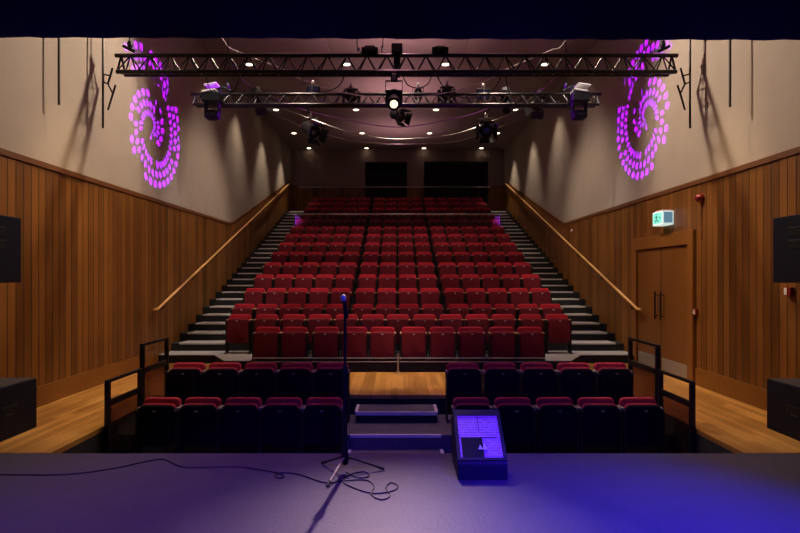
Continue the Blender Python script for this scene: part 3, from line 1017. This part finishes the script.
def moving_head(label, px, aim_pt, sgn):
    pos = P(px, 97, RT - 0.42)
    t = thing('moving_spotlight', label, 'stage light', pos)
    b = MB().box((-0.17, -0.15, -0.12), (0.17, 0.15, 0.06), 0.02).build('base', M['black'], t)
    MB().box((-0.15 - sgn * 0.0, -0.16, 0.06), (0.12, 0.12, 0.10), 0.012, Matrix.Rotation(sgn * -0.16, 4, 'Y')).build('top_cover', M['white_case'], b)
    MB().box((-0.09, -0.14, 0.19), (0.15, 0.10, 0.225), 0.010, Matrix.Rotation(sgn * -0.16, 4, 'Y')).build('upper_cover', M['white_case'], b)
    cl = MB()
    for x in (-0.1, 0.1):
        cl.box((x - 0.025, 0.08, 0.06), (x + 0.025, 0.14, 0.26), 0.006)
    cl.build('hook_clamp', M['black_metal'], t)
    for s in (-1, 1):
        MB().box((s * 0.125 - 0.02, -0.06, -0.40), (s * 0.125 + 0.02, 0.06, -0.11), 0.012).build('yoke_arm', M['black'], t)
    hp = Vector((0, 0, -0.35))
    aim = (Vector(aim_pt) - (pos + hp)).normalized()
    A = Matrix.Translation(hp) @ rot_to(aim)
    h = MB().lathe([(0, 0.14), (0.06, 0.13), (0.10, 0.08), (0.102, -0.02), (0.085, -0.13), (0.075, -0.135)], 20, A).build('head', M['black'], t, SM)
    MB().lathe([(0, -0.137), (0.05, -0.133), (0.074, -0.128)], 18, A).build('lens', M['lens_purple'], h, SM)
    HEADS.append((pos + hp + aim * 0.16, Vector(aim_pt)))


GL = P(152.5, 129, HW * F / (CX - 152.5))
GR = P(645, 119, HW * F / (645 - CX))
moving_head('moving head with pale top at the left end of the rear truss, violet lens', 212.5, GR, 1)
moving_head('moving head with pale top at the right end of the rear truss, violet lens', 579, GL, -1)

# black cables slung under the front truss
for i, (a, m_, b, dy, lab) in enumerate(((205, 222, 240, 22, 'black cable loop slung under the front truss near the left moving head'), (300, 322, 345, 18, 'black cable loop slung under the front truss over the left square flood'),
                                   (402, 418, 432, 14, 'black cable loop slung under the front truss beside the glowing spotlight'), (436, 470, 502, 24, 'long black cable loop slung under the front truss right of the hoist'), (505, 520, 540, 30, 'deep black cable loop slung under the front truss by the right square flood'))):
    ps = [P(a, 74, FT - 0.15), P(a + (m_ - a) * 0.35, 74 + dy * 0.75, FT - 0.15), P(m_, 74 + dy, FT - 0.15), P(b - (b - m_) * 0.3, 74 + dy * 0.7, FT - 0.15), P(b, 74, FT - 0.15)]
    tag(MB().tube(catmull(ps), 0.008, 6).build('hanging_cable', M['rubber'], None, SM), lab, 'cable', 'cables under the front truss')

# drop pipes by the side walls
for px, pyb, d, rig, lab in ((59, 105, 6.97, 0, 'bare black drop pipe by the left wall, next to the stage opening'), (103, 128, 7.92, -1, 'black drop pipe with slanted rods by the left wall near the front truss end'),
                        (690, 128, 7.97, 1, 'black drop pipe with slanted rods by the right wall near the front truss end'), (730, 107, 7.0, 0, 'bare black drop pipe by the right wall, next to the stage opening')):
    p = P(px, pyb, d)
    t = thing('drop_pipe', lab, 'pipe', (p.x, p.y, ZC))
    MB().tube([(0, 0, 0), (0, 0, p.z - ZC)], 0.016, 8).build('tube', M['black_metal'], t, SM)
    MB().lathe([(0, 0), (0.06, 0), (0.06, -0.02), (0.02, -0.05), (0, -0.05)], 14).build('ceiling_plate', M['black_metal'], t)
    if rig:
        q = lambda dx, py: P(px - rig * dx, py, d) - Vector((p.x, p.y, ZC))
        b = MB()
        b.tube([q(9.5, 68), q(5, 84)], 0.014, 6)
        b.tube([q(12.5, 85), q(5, 110)], 0.014, 6)
        b.tube([q(0, 82), q(5, 84)], 0.012, 6)
        b.tube([q(0, 74), q(7.5, 76)], 0.012, 6)
        b.tube([q(5, 84), q(10, 94)], 0.012, 6)
        b.build('slanted_rods', M['black_metal'], t, SM)  # thin slanted rods beside the pipe

# swagged silver wires under the ceiling
for (pl, d, mt, lab) in (
    ([(182, 2), (222, 38), (239, 52), (285, 70), (300, 79), (345, 93), (397, 98), (450, 92), (491, 79), (507, 69), (549, 51), (566, 40), (612, 2)], 9.2, 'wire', 'silver swagged wire passing behind the front truss, the highest of the swags'),
    ([(195, 36), (239, 77), (256, 89), (300, 108.5), (345, 119.5), (397, 127), (450, 119.5), (485, 110), (540, 90), (556, 77), (600, 36)], 12.2, 'wire_violet_lit', 'swagged wire tinted as if in violet light, hanging under the rear truss'),
    ([(232, 78), (272, 104), (311, 119), (342, 130), (362, 135), (392, 139), (425, 138), (452, 134.5), (480, 126), (522, 108), (565, 78)], 15.0, 'wire', 'silver swagged wire hanging below the violet one, in front of the back ceiling lights'),
    ([(245, 90), (300, 126), (335, 137), (352, 140), (376, 143), (400, 144), (440, 143), (470, 138), (520, 118), (552, 90)], 16.2, 'wire', 'faint silver swagged wire, the lowest of the four swags'),
):
    ps = [P(a, b, d) for a, b in pl]
    ps[0].z = ps[-1].z = ZC - 0.06
    tag(MB().tube(catmull(ps, 6), 0.009 * d / 9.2 if mt == 'wire' else 0.012, 6).build('hanging_wire', M[mt], None, SM), lab, 'wire', 'swagged wires under the ceiling')

# ------------------------------------------------------------------ ceiling downlights
ZL = ZC - 0.0
for r, (py, pxs) in enumerate(((66, (249, 346.5, 445.5, 545)), (109.5, (276, 356, 436, 516)), (133, (294, 362, 429.5, 497.5)), (148, (309, 366.5, 424, 481.5)))):
    for c, px in enumerate(pxs):
        z = ZC - (0.05 if r == 0 else 0.0)
        d = F * (z - EYE) / (CY - py)
        p = P(px, py, d)
        zz = ZC
        lab = f'small round ceiling downlight, {ORD[c + 1]} from the left in the {("row nearest the stage", "second row", "third row", "row nearest the back wall")[r]}'
        t = thing('ceiling_light', lab, 'light', (p.x, p.y, zz), 0, 'ceiling downlights')
        MB().lathe([(0.085, -0.0), (0.125, -0.0), (0.12, -0.012), (0.09, -0.016), (0.085, -0.0)], 20).build('trim_ring', M['white_case'], t, SM)
        MB().lathe([(0, -0.024), (0.05, -0.022), (0.088, -0.006)], 18).build('diffuser', M['down_on'], t, SM)


# ------------------------------------------------------------------ lights
def spot(name, loc, target, col, watts, deg, blend=0.5, r=0.08):
    l = bpy.data.lights.new(name, 'SPOT')
    l.color = col
    l.energy = watts
    l.spot_size = math.radians(deg)
    l.spot_blend = blend
    l.shadow_soft_size = r
    o = bpy.data.objects.new(name, l)
    C.objects.link(o)
    o.location = loc
    o.rotation_euler = (Vector(target) - Vector(loc)).to_track_quat('-Z', 'Y').to_euler()
    return o


WARM = (1.0, 0.72, 0.44)
RED_W = (1.0, 0.80, 0.62)


def gobo(o, rot, flip):
    """disc pattern of a spiral of round holes inside the lamp itself"""
    l = o.data
    l.use_nodes = True
    nt = l.node_tree
    g = NT(nt)
    em = [n for n in nt.nodes if n.type == 'EMISSION'][0]
    tc = g.n('ShaderNodeTexCoord')
    x, y, z = g.sep(tc.outputs['Normal'])
    T = math.tan(math.radians(11.3))
    u = g.m('DIVIDE', g.m('DIVIDE', x, z), T)
    v = g.m('DIVIDE', g.m('DIVIDE', y, z), T)
    if flip:
        u = g.m('MULTIPLY', u, -1.0)
    r = g.m('SQRT', g.m('ADD', g.m('MULTIPLY', u, u), g.m('MULTIPLY', v, v)))
    th = g.m('ARCTAN2', v, u)
    th = g.m('FRACT', g.m('ADD', g.m('DIVIDE', th, 2 * PI), rot))      # 0..1
    R1, DR, ROWW = 1.0, 0.50, 0.235
    q = g.m('SUBTRACT', g.m('DIVIDE', g.m('SUBTRACT', R1, r), DR), th)
    kk = g.m('FLOOR', q)
    f = g.m('SUBTRACT', q, kk)
    A = g.m('ADD', th, kk)
    arc = g.m('MULTIPLY', g.m('SUBTRACT', g.m('MULTIPLY', A, R1), g.m('MULTIPLY', g.m('MULTIPLY', A, A), DR / 2)), 2 * PI)
    rw = g.m('DIVIDE', f, ROWW)
    ri = g.m('FLOOR', rw)
    fr = g.m('MULTIPLY', g.m('SUBTRACT', g.m('SUBTRACT', rw, ri), 0.5), ROWW * DR)
    ca = g.m('ADD', g.m('DIVIDE', arc, 0.132), g.m('MULTIPLY', ri, 0.5))
    ci = g.m('FLOOR', ca)
    fa = g.m('MULTIPLY', g.m('SUBTRACT', g.m('SUBTRACT', ca, ci), 0.5), 0.132)
    wn = g.n('ShaderNodeTexWhiteNoise', noise_dimensions='3D')
    cb = g.n('ShaderNodeCombineXYZ')
    g.put(cb.inputs[0], ci)
    g.put(cb.inputs[1], ri)
    g.put(cb.inputs[2], kk)
    nt.links.new(cb.outputs[0], wn.inputs['Vector'])
    dist = g.m('SQRT', g.m('ADD', g.m('MULTIPLY', fr, fr), g.m('MULTIPLY', fa, fa)))
    dot = g.m('LESS_THAN', dist, 0.047)
    keep = g.m('GREATER_THAN', wn.outputs['Value'], 0.06)
    band = g.m('MULTIPLY', g.m('LESS_THAN', ri, 2.5), g.m('GREATER_THAN', A, 0.0))
    band = g.m('MULTIPLY', band, g.m('LESS_THAN', A, 1.7))
    k = g.m('MULTIPLY', g.m('MULTIPLY', dot, keep), band)
    nt.links.new(k, em.inputs['Strength'])
    em.inputs['Color'].default_value = (1, 1, 1, 1)


for (p, tgt), (rot, flip) in zip(HEADS, ((0.375, False), (0.375, True))):
    o = spot('gobo_beam', p, tgt, (0.33, 0.0, 1.0), 13500, 26, 0.05, 0.006)
    gobo(o, rot, flip)

# warm floods and added fills that wash the side walls
PW = (1.0, 0.81, 0.62)
for s in (-1, 1):
    spot('wall_flood', (s * 1.2, 8.9, 6.9), (s * 4.6, 6.9, 3.7), PW, 860, 84, 0.6, 0.11)
    spot('wall_fill_rear', (s * 0.6, 13.0, 6.9), (s * 4.6, 12.4, 2.7), PW, 620, 56, 0.9, 0.3)  # unseen soft spots added as base fill on the rear plaster
    for y in (6.2, 12.6, 15.1, 18.0, 20.9):
        spot('wall_washer', (s * (HW - 0.80), y, ZC - 0.02), (s * (HW - 0.1), y, 4.1), PW, 190, 62, 0.85, 0.08)
    spot('panel_fill', (s * -0.6, 8.6, 6.7), (s * 4.6, 7.2, 1.2), (1.0, 0.66, 0.36), 260, 60, 0.8, 0.3)  # unseen spots added to brighten the oak panelling
    spot('floor_pool', (s * 3.3, 7.4, 6.9), (s * 4.0, 7.2, 0), (1.0, 0.70, 0.38), 900, 40, 0.8, 0.15)
    spot('violet_glint', (s * 3.5, 10.2, 4.55), (s * 3.40, 18.2, 3.50), (0.50, 0.05, 1.0), 4500, 2.6, 0.3, 0.02)
    spot('truss_top_light', (s * 3.2, 9.6, 7.05), (s * 3.5, 10.3, 5.0), (1.0, 0.9, 0.8), 420, 34, 0.6, 0.05)
spot('truss_glint', (0, 9.3, 7.0), (0, 8.1, 5.0), (1.0, 0.9, 0.8), 130, 64, 0.8, 0.05)
spot('floor_pool_centre', (0, 8.5, 6.9), (0, 8.5, 0), (1.0, 0.70, 0.38), 1500, 24, 0.8, 0.15)
for x in (-2.2, 0, 2.2):
    spot('seat_light', (x, 10.2, 6.95), (x, 11.6, 0.5), RED_W, 570, 66, 0.9, 0.25)
    spot('seat_light_upper', (x, 14.6, 7.0), (x, 15.6, 1.6), RED_W, 190, 74, 0.9, 0.25)
spot('pit_light', (0, 7.9, 6.9), (0, 6.7, 0.3), (1.0, 0.38, 0.55), 270, 58, 0.9, 0.3)
# stage: warm-violet key from the lit profile, blue from behind the camera
spot('key_from_profile', (P(394, 100, FT - 0.2) + Vector((0, -0.32, -0.19))), (-0.05, 2.55, 0), (1.0, 0.68, 0.80), 1350, 36, 1.0, 0.05)
spot('blue_wash', (3.2, 0.8, 4.2), (1.9, 2.95, 0), (0.02, 0.015, 1.0), 5600, 42, 1.0, 0.1)
spot('violet_wash', (-3.2, 0.8, 4.2), (-1.8, 3.0, 0), (0.24, 0.05, 1.0), 1000, 56, 1.0, 0.1)
spot('blue_front', (0.4, 0.6, 3.9), (0.6, 4.9, 0.0), (0.02, 0.03, 1.0), 480, 62, 0.9, 0.1)
spot('violet_monitor', (1.4, 1.2, 3.6), (0.72, 4.5, 0.3), (0.22, 0.02, 1.0), 420, 14, 0.8, 0.1)
for x in (-3.3, -1.1, 1.1, 3.3):
    spot('border_blue', (x, 3.7, 1.6), (x, 5.2, 4.9), (0.14, 0.10, 1.0), 70, 52, 0.9, 0.2)  # unseen spots added to lift the masking drape with blue
# unseen upward spots added for violet and warm bounce on the ceiling
for x in (-1.6, 1.6):
    spot('ceiling_violet', (x, 9.0, 5.7), (x, 9.1, 7.15), (0.9, 0.26, 0.72), 230, 124, 1.0, 0.3)
for y, e in ((11.5, 190), (15.5, 170), (19.5, 110)):
    spot('ceiling_glow', (0, y, 5.4), (0, y, 7.15), (0.95, 0.55, 0.60), e, 134, 1.0, 0.3)

w = bpy.data.worlds.new('World')
bpy.context.scene.world = w
w.use_nodes = True
w.node_tree.nodes['Background'].inputs[0].default_value = (0.02, 0.014, 0.02, 1)
w.node_tree.nodes['Background'].inputs[1].default_value = 0.3

# ------------------------------------------------------------------ camera
cam = bpy.data.cameras.new('camera')
cam.sensor_width = 36.0
cam.lens = F / 800 * 36.0
cam.shift_x = (400 - CX) / 800
cam.shift_y = (CY - 266.5) / 800
cam.clip_start = 0.05
co = bpy.data.objects.new('camera', cam)
C.objects.link(co)
co.location = (0, 0, EYE)
co.rotation_euler = (PI / 2, 0, 0)
sc = bpy.context.scene
sc.camera = co
sc.view_settings.view_transform = 'Standard'
sc.view_settings.look = 'None'
sc.view_settings.exposure = 0.0
sc.cycles.max_bounces = 5
sc.cycles.diffuse_bounces = 2
sc.cycles.use_denoising = True
